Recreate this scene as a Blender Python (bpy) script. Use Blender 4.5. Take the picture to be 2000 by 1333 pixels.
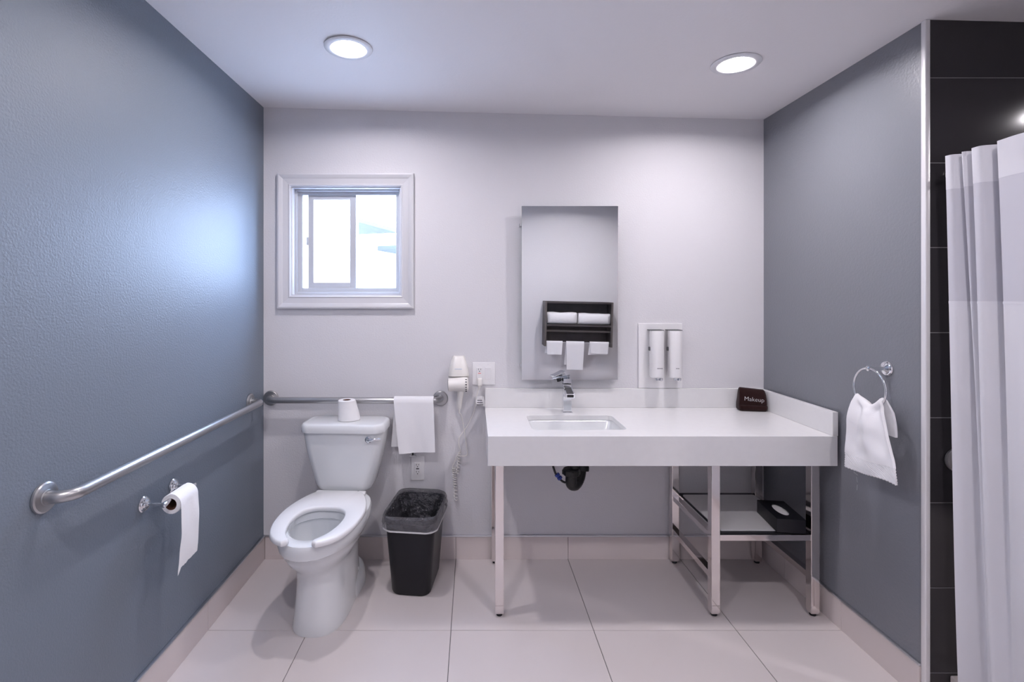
import bpy, bmesh, math, random
from mathutils import Vector, Matrix, noise
random.seed(7)
S = bpy.context.scene
COL = S.collection
for o in list(bpy.data.objects):
    bpy.data.objects.remove(o)

# ------------------------------------------------------------------ camera, world, light, exposure
FPX = 975.0                                  # focal length in pixels of the 2000 px wide frame
CAM = Vector((1.136, -2.70, 1.41))
cd = bpy.data.cameras.new('camera'); cam = bpy.data.objects.new('camera', cd); COL.objects.link(cam)
cam.location = CAM; cam.rotation_euler = (math.pi/2, 0, 0)
cd.sensor_width = 36.0; cd.lens = FPX/2000*36.0
cd.shift_x = 75/2000; cd.shift_y = -(666.5-582)/2000
cd.clip_start = 0.02
S.camera = cam

W = bpy.data.worlds.new('sky'); S.world = W; W.use_nodes = True
bg = W.node_tree.nodes['Background']
bg.inputs['Color'].default_value = (0.49, 0.665, 1.0, 1)
bg.inputs['Strength'].default_value = 32.0

LAMP_COLOR = (1.0, 0.94, 0.985)
LAMP_POWER = 950.0
REAR_POWER = 1250.0
S.view_settings.view_transform = 'Standard'
S.view_settings.look = 'None'
S.view_settings.exposure = 0.0
S.view_settings.gamma = 1.0
S.view_settings.use_curve_mapping = False

# daylight sampling portal in the window opening (gives off no light itself)
pl = bpy.data.lights.new('window_portal', 'AREA'); pl.shape = 'RECTANGLE'; pl.size = 0.62; pl.size_y = 0.62
pl.cycles.is_portal = True
po = bpy.data.objects.new('window_portal', pl); COL.objects.link(po)
po.location = (0.447, 0.16, 1.716); po.rotation_euler = (-math.pi/2, 0, 0)

# ------------------------------------------------------------------ room numbers (metres)
RX = 2.705            # right wall
SY = -0.967           # end of right wall, shower end wall
FY = -2.88            # wall behind the camera
SX = 4.20             # far side of shower
def ceil_z(x): return 2.44 - 0.0244*x
def P(px, py, d):     # pixel + distance from camera -> point
    return Vector((CAM.x+(px-925)*d/FPX, CAM.y+d, CAM.z-(py-582)*d/FPX))

# ------------------------------------------------------------------ materials
def mat(name, color, rough=0.5, metal=0.0, bump=None, spec=0.5, mottled=None, emit=None, coat=0, trans=None, sheen=0):
    m = bpy.data.materials.new(name); m.use_nodes = True
    nt = m.node_tree; b = nt.nodes['Principled BSDF']
    b.inputs['Base Color'].default_value = (*color, 1)
    b.inputs['Roughness'].default_value = rough
    b.inputs['Metallic'].default_value = metal
    b.inputs['Specular IOR Level'].default_value = spec
    b.inputs['Coat Weight'].default_value = coat
    b.inputs['Coat Roughness'].default_value = 0.08
    b.inputs['Sheen Weight'].default_value = sheen
    if emit:
        b.inputs['Emission Color'].default_value = (*emit[0], 1); b.inputs['Emission Strength'].default_value = emit[1]
    tc = nt.nodes.new('ShaderNodeTexCoord')
    if mottled:                                   # (second colour, scale, amount)
        n = nt.nodes.new('ShaderNodeTexNoise'); n.inputs['Scale'].default_value = mottled[1]; n.inputs['Detail'].default_value = 6
        nt.links.new(tc.outputs['Object'], n.inputs['Vector'])
        r = nt.nodes.new('ShaderNodeMapRange'); r.inputs[1].default_value = 0.35; r.inputs[2].default_value = 0.65
        r.inputs[3].default_value = 0; r.inputs[4].default_value = mottled[2]
        nt.links.new(n.outputs['Fac'], r.inputs[0])
        mx = nt.nodes.new('ShaderNodeMix'); mx.data_type = 'RGBA'
        mx.inputs[6].default_value = (*color, 1); mx.inputs[7].default_value = (*mottled[0], 1)
        nt.links.new(r.outputs[0], mx.inputs[0]); nt.links.new(mx.outputs[2], b.inputs['Base Color'])
    if bump:                                      # (scale, strength, distance)
        n = nt.nodes.new('ShaderNodeTexNoise'); n.inputs['Scale'].default_value = bump[0]; n.inputs['Detail'].default_value = 3
        nt.links.new(tc.outputs['Object'], n.inputs['Vector'])
        bp = nt.nodes.new('ShaderNodeBump'); bp.inputs['Strength'].default_value = bump[1]; bp.inputs['Distance'].default_value = bump[2]
        nt.links.new(n.outputs['Fac'], bp.inputs['Height']); nt.links.new(bp.outputs[0], b.inputs['Normal'])
    if trans:                                     # see-through share
        t = nt.nodes.new('ShaderNodeBsdfTransparent'); mix = nt.nodes.new('ShaderNodeMixShader')
        mix.inputs[0].default_value = trans
        out = nt.nodes['Material Output']
        nt.links.new(b.outputs[0], mix.inputs[1]); nt.links.new(t.outputs[0], mix.inputs[2]); nt.links.new(mix.outputs[0], out.inputs[0])
    return m

M = dict(
 wall_white = mat('white_wall_paint', (0.69,0.68,0.705), 0.55, bump=(120,0.22,0.004), spec=0.3),
 wall_grey  = mat('grey_wall_paint', (0.205,0.213,0.240), 0.36, bump=(110,0.30,0.004), spec=0.45),
 wall_daylit  = mat('daylight_tinted_wall_paint', (0.168,0.197,0.240), 0.48, bump=(150,0.42,0.004), spec=0.55),  # grey paint with the blue of the window light mixed into its colour
 ceiling    = mat('ceiling_paint', (0.84,0.82,0.84), 0.5, bump=(90,0.15,0.004), spec=0.3),
 tile       = mat('floor_tile', (0.665,0.61,0.605), 0.30, mottled=((0.625,0.57,0.565),2.5,0.6), spec=0.4),
 basetile   = mat('base_tile', (0.72,0.645,0.63), 0.35, mottled=((0.68,0.61,0.595),3,0.6), spec=0.4),
 grout      = mat('grout', (0.16,0.15,0.15), 0.9),
 darktile   = mat('dark_tile', (0.033,0.031,0.035), 0.10, mottled=((0.039,0.036,0.040),3,0.7), spec=0.45),
 darkgrout  = mat('dark_grout', (0.24,0.23,0.24), 0.8),
 alu        = mat('brushed_aluminium', (0.72,0.72,0.74), 0.28, 1.0),
 trimwhite  = mat('satin_edge_trim', (0.80,0.785,0.80), 0.35, 0.25),
 steel      = mat('satin_steel', (0.46,0.455,0.46), 0.33, 1.0, bump=(220,0.05,0.001)),
 chrome     = mat('chrome', (0.80,0.81,0.83), 0.06, 1.0),
 legchrome  = mat('polished_leg_chrome', (0.80,0.755,0.745), 0.09, 1.0),
 ceramic    = mat('glazed_ceramic', (0.76,0.775,0.79), 0.10, spec=0.5, coat=0.3),
 seat       = mat('seat_plastic', (0.83,0.83,0.845), 0.22, spec=0.5),
 quartz     = mat('white_quartz', (0.77,0.765,0.77), 0.22, mottled=((0.74,0.735,0.74),30,0.5), spec=0.45),
 plastic    = mat('white_plastic', (0.80,0.79,0.80), 0.35),
 ivory      = mat('warm_white_plastic', (0.80,0.775,0.74), 0.32),
 vinyl      = mat('window_vinyl', (0.52,0.53,0.56), 0.4),
 casing     = mat('casing_paint', (0.63,0.625,0.65), 0.35),
 dark       = mat('dark_slot', (0.01,0.01,0.012), 0.5),
 greymark   = mat('grey_print', (0.12,0.12,0.13), 0.6),
 paleblue   = mat('pale_blue_print', (0.55,0.65,0.78), 0.5),
 blackplas  = mat('black_plastic', (0.008,0.008,0.012), 0.38, bump=(400,0.1,0.001), spec=0.35),
 blackpipe  = mat('black_pipe', (0.006,0.007,0.008), 0.35),
 blue       = mat('blue_fitting', (0.01,0.035,0.28), 0.35),
 towel      = mat('white_terry', (0.86,0.855,0.875), 0.95, bump=(700,0.45,0.002), spec=0.1, sheen=0.3),
 paper      = mat('tissue_paper', (0.88,0.875,0.885), 0.95, bump=(160,0.25,0.002), spec=0.1),
 card       = mat('brown_card_core', (0.13,0.055,0.035), 0.9),
 brown      = mat('brown_terry', (0.022,0.006,0.006), 0.95, bump=(500,0.8,0.004), spec=0.1, sheen=0.15),
 thread     = mat('white_thread', (0.75,0.73,0.74), 0.7),
 curtain    = mat('curtain_cloth', (0.68,0.675,0.715), 0.8, bump=(300,0.15,0.001), spec=0.15, sheen=0.2, trans=0.04),
 sheer      = mat('sheer_curtain_cloth', (0.64,0.635,0.69), 0.8, spec=0.15, trans=0.16),
 wood       = mat('dark_grey_laminate', (0.048,0.040,0.042), 0.45, mottled=((0.070,0.060,0.060),9,0.8)),
 woodedge   = mat('laminate_edge', (0.12,0.105,0.10), 0.5),
 mirror     = mat('mirror_silver', (0.90,0.915,0.925), 0.0, 1.0),
 glassedge  = mat('glass_edge', (0.45,0.55,0.55), 0.2),
 glass      = mat('window_glass', (0.9,0.95,1.0), 0.02, spec=0.5, trans=0.93),
 film       = mat('clear_bag_film', (0.07,0.07,0.08), 0.08, spec=1.0, trans=0.42, bump=(34,1.0,0.04)),
 filmhem    = mat('gathered_bag_film', (0.20,0.20,0.225), 0.12, spec=1.0, trans=0.50, bump=(36,1.0,0.04)),
 hem        = mat('bag_hem_film', (0.66,0.65,0.66), 0.3, spec=0.6, bump=(80,0.6,0.01)),
 lens       = mat('lamp_lens', (0.9,0.9,0.9), 0.4, emit=(LAMP_COLOR, 70.0)),
 led        = mat('lamp_led', (0.9,0.9,0.9), 0.4, emit=(LAMP_COLOR, LAMP_POWER)),
 ledrear    = mat('lamp_led_rear', (0.9,0.9,0.9), 0.4, emit=(LAMP_COLOR, REAR_POWER)),
 lamptrim   = mat('lamp_trim', (0.78,0.79,0.82), 0.35),
 stucco     = mat('white_stucco', (0.80,0.80,0.80), 0.9, bump=(30,0.4,0.01)),
 eave       = mat('shaded_eave_paint', (0.040,0.042,0.046), 0.8),  # base colour darkened to carry the shade under the eaves
 ground     = mat('outdoor_ground', (0.45,0.44,0.43), 0.9),
 pinklight  = mat('indicator_red', (0.8,0.25,0.25), 0.4),
)

# ------------------------------------------------------------------ mesh helpers
def wmat(o):
    m = o.matrix_basis.copy()
    return wmat(o.parent) @ m if o.parent else m
def obj(name, bm, m, parent=None, smooth=20, local=False, T=None, recalc=True):
    if T is not None: bmesh.ops.transform(bm, matrix=T, verts=bm.verts)
    if parent is not None and not local:
        bmesh.ops.transform(bm, matrix=wmat(parent).inverted(), verts=bm.verts)
    if recalc: bmesh.ops.recalc_face_normals(bm, faces=bm.faces)
    me = bpy.data.meshes.new(name); bm.to_mesh(me); bm.free()
    if smooth:
        for p in me.polygons: p.use_smooth = True
        me.set_sharp_from_angle(angle=math.radians(smooth))
    me.materials.append(M[m])
    o = bpy.data.objects.new(name, me); COL.objects.link(o)
    if parent is not None: o.parent = parent
    return o
def tag(o, label, cat, group=None):
    o['label'] = label; o['category'] = cat
    if group: o['group'] = group
    return o
def thing(name, label, cat, loc=(0,0,0), rotz=0, group=None):
    o = bpy.data.objects.new(name, None); COL.objects.link(o); o.empty_display_size = 0.05
    o.location = loc; o.rotation_euler = (0, 0, rotz)
    bpy.context.view_layer.update()
    return tag(o, label, cat, group)
def struct(o, label=None):
    o['kind'] = 'structure'
    if label: o['label'] = label
    return o
def sempty(name, loc=(0,0,0)):
    o = bpy.data.objects.new(name, None); COL.objects.link(o); o.location = loc; o['kind'] = 'structure'
    o.empty_display_size = 0.05
    return o
def NB(): return bmesh.new()
def box(x0,x1,y0,y1,z0,z1, bev=0.0, seg=2, bm=None):
    t = bmesh.new()
    r = bmesh.ops.create_cube(t, size=1.0)
    for v in t.verts:
        v.co = Vector((x0+(v.co.x+.5)*(x1-x0), y0+(v.co.y+.5)*(y1-y0), z0+(v.co.z+.5)*(z1-z0)))
    if bev: bmesh.ops.bevel(t, geom=list(t.edges), offset=bev, segments=seg, profile=0.5, affect='EDGES')
    if bm is None: return t
    return merge(bm, t)
def merge(bm, t):
    me = bpy.data.meshes.new('tmp'); t.to_mesh(me); t.free(); bm.from_mesh(me); bpy.data.meshes.remove(me)
    return bm
def loft(bm, rings, cap0=True, cap1=True, closed=True):
    vs = [[bm.verts.new(p) for p in r] for r in rings]
    n = len(vs[0])
    for a, b in zip(vs, vs[1:]):
        for i in range(n if closed else n-1):
            j = (i+1) % n
            bm.faces.new((a[i], a[j], b[j], b[i]))
    if cap0: bm.faces.new(vs[0][::-1])
    if cap1: bm.faces.new(vs[-1])
    return bm
def axis_frame(d):
    d = Vector(d).normalized()
    u = d.orthogonal().normalized(); return u, d.cross(u), d
def lathe(bm, prof, origin, axis, seg=32, cap0=True, cap1=True):
    u, v, d = axis_frame(axis); o = Vector(origin)
    rings = [[o + d*h + (u*math.cos(2*math.pi*i/seg)+v*math.sin(2*math.pi*i/seg))*max(r,1e-4) for i in range(seg)] for r, h in prof]
    return loft(bm, rings, cap0, cap1)
def tube(bm, pts, r, seg=12, cap=True):
    pts = [Vector(p) for p in pts]; n = len(pts)
    tang = [(pts[min(i+1,n-1)]-pts[max(i-1,0)]).normalized() for i in range(n)]
    u = tang[0].orthogonal().normalized(); rings = []
    for i in range(n):
        t = tang[i]; u = (u - t*u.dot(t)).normalized(); v = t.cross(u)
        rr = r[i] if isinstance(r, (list, tuple)) else r
        rings.append([pts[i]+(u*math.cos(2*math.pi*k/seg)+v*math.sin(2*math.pi*k/seg))*rr for k in range(seg)])
    return loft(bm, rings, cap, cap)
def catmull(pts, n=8, closed=False):
    pts = [Vector(p) for p in pts]; out = []; N = len(pts)
    rng = range(N if closed else N-1)
    for i in rng:
        if closed: p0, p1, p2, p3 = pts[(i-1)%N], pts[i], pts[(i+1)%N], pts[(i+2)%N]
        else: p0, p1, p2, p3 = pts[max(i-1,0)], pts[i], pts[i+1], pts[min(i+2,N-1)]
        for k in range(n):
            t = k/n
            out.append(0.5*((2*p1)+(p2-p0)*t+(2*p0-5*p1+4*p2-p3)*t*t+(3*p1-p0-3*p2+p3)*t**3))
    if not closed: out.append(pts[-1])
    return out
def rrect(hx, hy, r, n=5, cx=0, cy=0):
    out = []
    for sx, sy, a0 in ((1,1,0),(-1,1,90),(-1,-1,180),(1,-1,270)):
        for k in range(n+1):
            a = math.radians(a0+90*k/n)
            out.append((cx+sx*(hx-r)+r*math.cos(a), cy+sy*(hy-r)+r*math.sin(a)))
    return out
def plate(bm, outer, holes, z0, z1):
    """flat plate with holes: outlines in XY, thickness in Z"""
    for z, flip in ((z1, False), (z0, True)):
        es = []
        for loop in [outer]+holes:
            vs = [bm.verts.new((p[0], p[1], z)) for p in loop]
            es += [bm.edges.new((vs[i], vs[(i+1)%len(vs)])) for i in range(len(vs))]
        bmesh.ops.triangle_fill(bm, use_beauty=True, edges=es)
    for loop in [outer]+holes:
        n = len(loop)
        a = [bm.verts.new((p[0],p[1],z0)) for p in loop]; b = [bm.verts.new((p[0],p[1],z1)) for p in loop]
        for i in range(n): bm.faces.new((a[i], a[(i+1)%n], b[(i+1)%n], b[i]))
    bmesh.ops.remove_doubles(bm, verts=bm.verts, dist=1e-5)
    return bm
def sheet(f, nu, nv, th):
    """solid cloth: f(u,v) -> Vector, given a thickness"""
    bm = bmesh.new()
    g = [[Vector(f(i/nu, j/nv)) for i in range(nu+1)] for j in range(nv+1)]
    def nrm(i, j):
        du = g[j][min(i+1,nu)]-g[j][max(i-1,0)]; dv = g[min(j+1,nv)][i]-g[max(j-1,0)][i]
        n = du.cross(dv); return n.normalized() if n.length > 1e-12 else Vector((0,1,0))
    A = [[bm.verts.new(g[j][i]+nrm(i,j)*th/2) for i in range(nu+1)] for j in range(nv+1)]
    B = [[bm.verts.new(g[j][i]-nrm(i,j)*th/2) for i in range(nu+1)] for j in range(nv+1)]
    for j in range(nv):
        for i in range(nu):
            bm.faces.new((A[j][i],A[j][i+1],A[j+1][i+1],A[j+1][i])); bm.faces.new((B[j][i],B[j+1][i],B[j+1][i+1],B[j][i+1]))
    for i in range(nu):
        bm.faces.new((A[0][i],B[0][i],B[0][i+1],A[0][i+1])); bm.faces.new((A[nv][i],A[nv][i+1],B[nv][i+1],B[nv][i]))
    for j in range(nv):
        bm.faces.new((A[j][0],A[j+1][0],B[j+1][0],B[j][0])); bm.faces.new((A[j][nu],B[j][nu],B[j+1][nu],A[j+1][nu]))
    return bm
def lerp(a, b, t): return a+(b-a)*t
def sstep(a, b, x):
    t = min(1, max(0, (x-a)/(b-a))); return t*t*(3-2*t)
def nz(x, y=0.0, z=0.0): return noise.noise(Vector((x, y, z)))
def text_mesh(name, s, size, m, parent, T, ext=0.0004):
    c = bpy.data.curves.new(name, 'FONT'); c.body = s; c.size = size; c.extrude = ext; c.align_x = 'CENTER'; c.align_y = 'CENTER'
    c.resolution_u = 3; c.offset = -0.0006
    t = bpy.data.objects.new(name, c); COL.objects.link(t)
    dg = bpy.context.evaluated_depsgraph_get(); me = bpy.data.meshes.new_from_object(t.evaluated_get(dg))
    bpy.data.objects.remove(t); bpy.data.curves.remove(c)
    bm = bmesh.new(); bm.from_mesh(me); bpy.data.meshes.remove(me)
    return obj(name, bm, m, parent, smooth=0, T=T)

# ================================================================== SETTING
# floor: grout bed and separate square tiles
floor = struct(obj('floor', box(-0.10, SX+0.1, FY-0.1, 0.10, -0.08, -0.0025), 'grout', smooth=0))
gx = [0.0, 0.435, 1.040, 1.645, 2.250, 2.80]
gy = [0.0, -0.584, -1.189, -1.794, -2.399, FY]
tile_mesh = {}
for i in range(len(gx)-1):
    for j in range(len(gy)-1):
        w = gx[i+1]-gx[i]; h = gy[j]-gy[j+1]; key = (round(w,3), round(h,3))
        if key not in tile_mesh:
            t = obj('tile', box(0.0015, w-0.0015, -h+0.0015, -0.0015, -0.010, 0.0, 0.0008, 1), 'tile', floor, smooth=0, local=True)
            tile_mesh[key] = t.data
        else:
            t = bpy.data.objects.new('tile', tile_mesh[key]); COL.objects.link(t); t.parent = floor
        t.location = (gx[i], gy[j], 0)
shower_pan = struct(obj('floor_shower', box(2.86, SX, FY, SY, -0.0025, 0.02, 0.002, 1), 'basetile', smooth=0))

# ceiling (it drops a little to the right) 
LAMPS = [(0.630,-0.680), (2.227,-0.623), (0.63,-2.16), (2.15,-2.16), (4.02,-1.78)]
bm = NB()
plate(bm, [(-0.1,FY-0.1),(SX+0.1,FY-0.1),(SX+0.1,0.13),(-0.1,0.13)], [[(x+0.068*math.cos(2*math.pi*k/40), y+0.068*math.sin(2*math.pi*k/40)) for k in range(40)] for x, y in LAMPS], 0.0, 0.12)
for v in bm.verts: v.co.z += ceil_z(v.co.x)
struct(obj('ceiling', bm, 'ceiling', smooth=0))

# back wall with the window opening
WX0, WX1, WZ0, WZ1 = 0.150, 0.745, 1.421, 2.011
WT = 0.13
bm = NB()
xs = [0.0, WX0, WX1, RX]
for i in range(3):
    zt0, zt1 = ceil_z(xs[i]), ceil_z(xs[i+1])
    spans = [(0, 0, zt0, zt1)] if i != 1 else [(0, 0, WZ0, WZ0), (WZ1, WZ1, zt0, zt1)]
    for (a0, a1, b0, b1) in spans:
        loft(bm, [[(xs[i],0,a0),(xs[i+1],0,a1),(xs[i+1],0,b1),(xs[i],0,b0)], [(xs[i],WT,a0),(xs[i+1],WT,a1),(xs[i+1],WT,b1),(xs[i],WT,b0)]])
struct(obj('wall_back', bm, 'wall_white', smooth=0))
struct(obj('wall_left', box(-0.10, 0.0, FY-0.1, WT, 0, ceil_z(0)), 'wall_daylit', smooth=0))
bm = NB(); loft(bm, [[(RX,y,0),(RX+0.085,y,0),(RX+0.085,y,ceil_z(RX+0.085)),(RX,y,ceil_z(RX))] for y in (SY+0.012, WT)])
struct(obj('wall_right', bm, 'wall_grey', smooth=0))
bm = NB()
loft(bm, [[(0,FY,0),(SX,FY,0),(SX,FY,ceil_z(SX)),(0,FY,ceil_z(0))], [(0,FY-0.1,0),(SX,FY-0.1,0),(SX,FY-0.1,ceil_z(SX)),(0,FY-0.1,ceil_z(0))]])
struct(obj('wall_front', bm, 'wall_white', smooth=0))
struct(obj('wall_shower_side', box(SX, SX+0.1, FY, SY+0.1, 0, ceil_z(SX+0.1)), 'darktile', smooth=0))
# shower end wall: dark tiles over a grout bed
bm = NB(); wa, wb_ = RX+0.011, SX
loft(bm, [[(wa,y,0),(wb_,y,0),(wb_,y,ceil_z(wb_)),(wa,y,ceil_z(wa))] for y in (SY-0.0030, SY+0.012)])
loft(bm, [[(RX+0.085,y,0),(wb_,y,0),(wb_,y,ceil_z(wb_)),(RX+0.085,y,ceil_z(RX+0.085))] for y in (SY+0.012, SY+0.10)])
swall = struct(obj('wall_shower_end', bm, 'darkgrout', smooth=0))
lines = [CAM.z+(582-y)/562.6 for y in (1314,1148,982,816,650,484,319,153)]
rows = [0.0]+lines+[ceil_z(RX)]
cols = [RX+0.012, 3.32, 3.92, SX]
for j in range(len(rows)-1):
    for i in range(3):
        zt = rows[j+1]-0.0012
        if j == len(rows)-2:
            bm = NB(); a, b = cols[i]+0.001, cols[i+1]-0.001
            loft(bm, [[(a,y,rows[j]+0.0012),(b,y,rows[j]+0.0012),(b,y,ceil_z(b)),(a,y,ceil_z(a))] for y in (SY-0.004, SY+0.006)])
            obj('tile', bm, 'darktile', swall, smooth=0); continue
        obj('tile', box(cols[i]+0.001, cols[i+1]-0.001, SY-0.004, SY+0.0045, rows[j]+0.0012, zt, 0.0007, 1), 'darktile', swall, smooth=0)
# metal edge trim on the corner
t1 = struct(obj('trim_1', box(RX-0.007, RX+0.011, SY-0.008, SY+0.012, 0, ceil_z(RX+0.01), 0.004, 3), 'trimwhite'), 'satin metal edge strip on the corner beside the dark tiles')
struct(obj('shower_curb', box(2.784, 2.86, FY, SY-0.004, 0, 0.103, 0.006, 3), 'basetile'), 'pale low curb at the foot of the shower curtain')

wr_ = bpy.data.objects['wall_right']
for (y0, z0, y1, z1) in ((-0.640,0.690,-0.662,0.685),(-0.655,0.676,-0.659,0.655),(-0.659,0.645,-0.657,0.622)):
    bm = NB(); tube(bm, [(RX-0.0002,y0,z0),(RX-0.0002,y1,z1)], 0.0004, 6); obj('scuff_mark', bm, 'lamptrim', wr_)

# tiled baseboards with a metal strip on top
BH = 0.120
def baseboard(name, axis, a0, a1, cuts, face):
    root = sempty(name, (0,0,0))
    pts = [a0]+[c for c in cuts if a0 < c < a1]+[a1]
    for p, q in zip(pts, pts[1:]):
        if axis == 'x': b = box(p+0.0008, q-0.0008, face-0.011, face-0.0005, 0.0, BH, 0.0008, 1)
        elif face < 1:  b = box(face+0.0005, face+0.011, p+0.0008, q-0.0008, 0.0, BH, 0.0008, 1)
        else:           b = box(face-0.011, face-0.0005, p+0.0008, q-0.0008, 0.0, BH, 0.0008, 1)
        obj('base_tile', b, 'basetile', root, smooth=0)
    if axis == 'x': b = box(a0, a1, face-0.0135, face-0.0005, BH, BH+0.009, 0.003, 2)
    elif face < 1:  b = box(face+0.0005, face+0.0135, a0, a1, BH, BH+0.009, 0.003, 2)
    else:           b = box(face-0.0135, face-0.0005, a0, a1, BH, BH+0.009, 0.003, 2)
    obj('metal_strip', b, 'alu', root)
baseboard('baseboard_back', 'x', 0.012, RX-0.012, [0.435, 1.04, 1.645, 2.25], 0.0)
baseboard('baseboard_left', 'y', FY, 0.0, [-2.399, -1.794, -1.189, -0.584], 0.0)
baseboard('baseboard_right', 'y', SY+0.012, 0.0, [-0.584, -0.20], RX)

# ------------------------------------------------------------------ window
win = sempty('window_1', (0.4475, 0, 1.716)); win['label'] = 'white sliding window in wide moulded casing above the toilet'
bpy.context.view_layer.update()
# casing: four mitred boards with a stepped profile (distance outwards, projection)
prof = [(0.0,0.0005),(0.0,0.012),(0.006,0.016),(0.012,0.013),(0.040,0.017),(0.046,0.022),(0.060,0.026),(0.068,0.024),(0.070,0.0005)]
cx, cz, hx, hz = (WX0+WX1)/2, (WZ0+WZ1)/2, (WX1-WX0)/2, (WZ1-WZ0)/2
def corner(sx, sz, w, p): return Vector((cx+sx*(hx+w), -p, cz+sz*(hz+w)))
for (s0, s1) in (((-1,1),(1,1)), ((1,1),(1,-1)), ((1,-1),(-1,-1)), ((-1,-1),(-1,1))):
    bm = NB(); loft(bm, [[corner(*s0, w, p) for w, p in prof], [corner(*s1, w, p) for w, p in prof]])
    obj('casing_board', bm, 'casing', win, smooth=25)
def ring_frame(x0, x1, z0, z1, wl, wr, wb, wt, y0, y1, bev=0.002):
    bm = NB()
    box(x0, x0+wl, y0, y1, z0, z1, bev, 2, bm); box(x1-wr, x1, y0, y1, z0, z1, bev, 2, bm)
    box(x0+wl-0.001, x1-wr+0.001, y0, y1, z0, z0+wb, bev, 2, bm); box(x0+wl-0.001, x1-wr+0.001, y0, y1, z1-wt, z1, bev, 2, bm)
    return bm
obj('jamb_liner', ring_frame(WX0, WX1, WZ0, WZ1, 0.007,0.007,0.007,0.007, -0.001, WT, 0), 'casing', win, smooth=0)
obj('window_frame', ring_frame(WX0+0.007, WX1-0.007, WZ0+0.007, WZ1-0.007, 0.036, 0.030, 0.036, 0.027, 0.052, 0.125), 'vinyl', win)
obj('frame_lip', ring_frame(WX0+0.007, WX1-0.007, WZ0+0.007, WZ1-0.007, 0.012, 0.012, 0.014, 0.010, 0.034, 0.054), 'vinyl', win)
sash = obj('sliding_sash', ring_frame(0.221, 0.486, 1.455, 1.990, 0.031, 0.034, 0.040, 0.037, 0.060, 0.084), 'vinyl', win)
obj('pane', box(0.250, 0.454, 0.070, 0.074, 1.493, 1.955), 'glass', sash, smooth=0)
obj('latch', box(0.214, 0.226, 0.052, 0.064, 1.70, 1.745, 0.003), 'vinyl', sash)
fx = obj('fixed_light', ring_frame(0.478, 0.712, 1.452, 1.992, 0.010, 0.008, 0.014, 0.014, 0.090, 0.112), 'vinyl', win)
obj('pane', box(0.486, 0.706, 0.100, 0.104, 1.464, 1.980), 'glass', fx, smooth=0)

# outdoors: ground and the neighbouring white building with its eaves
struct(obj('ground', box(-12, 12, 0.4, 16, -0.5, -0.3), 'ground', smooth=0))
nb = thing('neighbour_building', 'white stucco building with overhanging eaves seen through the window', 'building', (-1.64, 5.6, -0.3), math.radians(71.2))
obj('wall', box(0.05, 6.0, 0.0, 3.0, 0, 2.95), 'stucco', nb, smooth=0, local=True)
obj('tall_wall', box(-3.6, 0.05, -0.95, 3.0, 0, 6.0), 'stucco', nb, smooth=0, local=True)
obj('eave', box(0.06, 1.6, -0.85, 3.2, 2.95, 3.03, 0.01), 'eave', nb, local=True)
obj('wing_wall', box(3.2, 6.0, -2.6, -0.02, 0, 2.70), 'stucco', nb, smooth=0, local=True)
obj('wing_eave', box(2.3, 6.2, -2.8, -0.02, 2.70, 2.80, 0.01), 'eave', nb, local=True)
obj('post', box(2.35, 2.42, -0.62, -0.54, 0, 2.69, 0.01), 'eave', nb, local=True)

# ------------------------------------------------------------------ ceiling lights
def downlight(k, label, led, tilt=0.0):
    x, y = LAMPS[k]; z = ceil_z(x)
    t = thing('downlight', label, 'ceiling light', (x, y, z), 0, 'recessed round downlights')
    t.rotation_euler = (0, math.atan(0.0244)+tilt, 0); bpy.context.view_layer.update()
    dz = -0.095*abs(tilt)
    bm = NB(); lathe(bm, [(0.094,-0.0005),(0.096,-0.003),(0.093,-0.006),(0.080,-0.008),(0.069,-0.0075),(0.0635,-0.003),(0.0625,0.003),(0.060,0.018),(0.0625,0.018),(0.065,0.002),(0.066,-0.0005),(0.094,-0.0005)], (0,0,dz), (0,0,1), 48, False, False)
    obj('trim_ring', bm, 'lamptrim', t, local=True, smooth=40)
    bm = NB(); lathe(bm, [(0.0598,0.0100),(0.045,0.0060),(0.0305,0.0045)], (0,0,dz), (0,0,1), 48, True, False)
    obj('lens', bm, 'lens', t, local=True)
    bm = NB(); lathe(bm, [(0.0305,0.0045),(0.029,0.0039),(0.02,0.0034),(0.005,0.0032)], (0,0,dz), (0,0,1), 32)
    obj('lens_centre', bm, led, t, local=True)
    return t
downlight(0, 'round recessed downlight in the ceiling above the toilet', 'led', -0.022)
downlight(1, 'round recessed downlight in the ceiling above the washstand', 'led')
downlight(2, 'round recessed downlight behind the viewer near the left wall', 'ledrear')
downlight(3, 'round recessed downlight behind the viewer near the towel cabinet', 'ledrear')
downlight(4, 'round recessed downlight inside the tiled shower', 'ledrear')

# ================================================================== GRAB BARS
def grab_bar(label, A, B, out, off, group='satin steel grab bars'):
    A, B, out = Vector(A), Vector(B), Vector(out)
    t = thing('grab_bar', label, 'grab bar', A, 0, group)
    d = (B-A).normalized(); R = 0.045
    pts = [A+out*0.002]
    for k in range(9):
        a = math.pi/2*k/8; pts.append(A+out*(off-R)+d*R+out*R*math.sin(a)-d*R*math.cos(a))
    for k in range(9):
        a = math.pi/2*(1-k/8); pts.append(B+out*(off-R)-d*R+out*R*math.sin(a)+d*R*math.cos(a))
    pts.append(B+out*0.002)
    bm = NB(); tube(bm, pts, 0.0165, 20); obj('bar', bm, 'steel', t, smooth=50)
    for C in (A, B):
        bm = NB(); lathe(bm, [(0.039,0.0005),(0.041,0.003),(0.040,0.008),(0.036,0.0105),(0.020,0.0115),(0.018,0.0115)], C, out, 40)
        f = obj('flange', bm, 'steel', t)
        bm = NB(); lathe(bm, [(0.0195,0.010),(0.0205,0.012),(0.0195,0.0145),(0.0165,0.0145)], C, out, 32); obj('collar', bm, 'steel', f)
    return t
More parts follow.
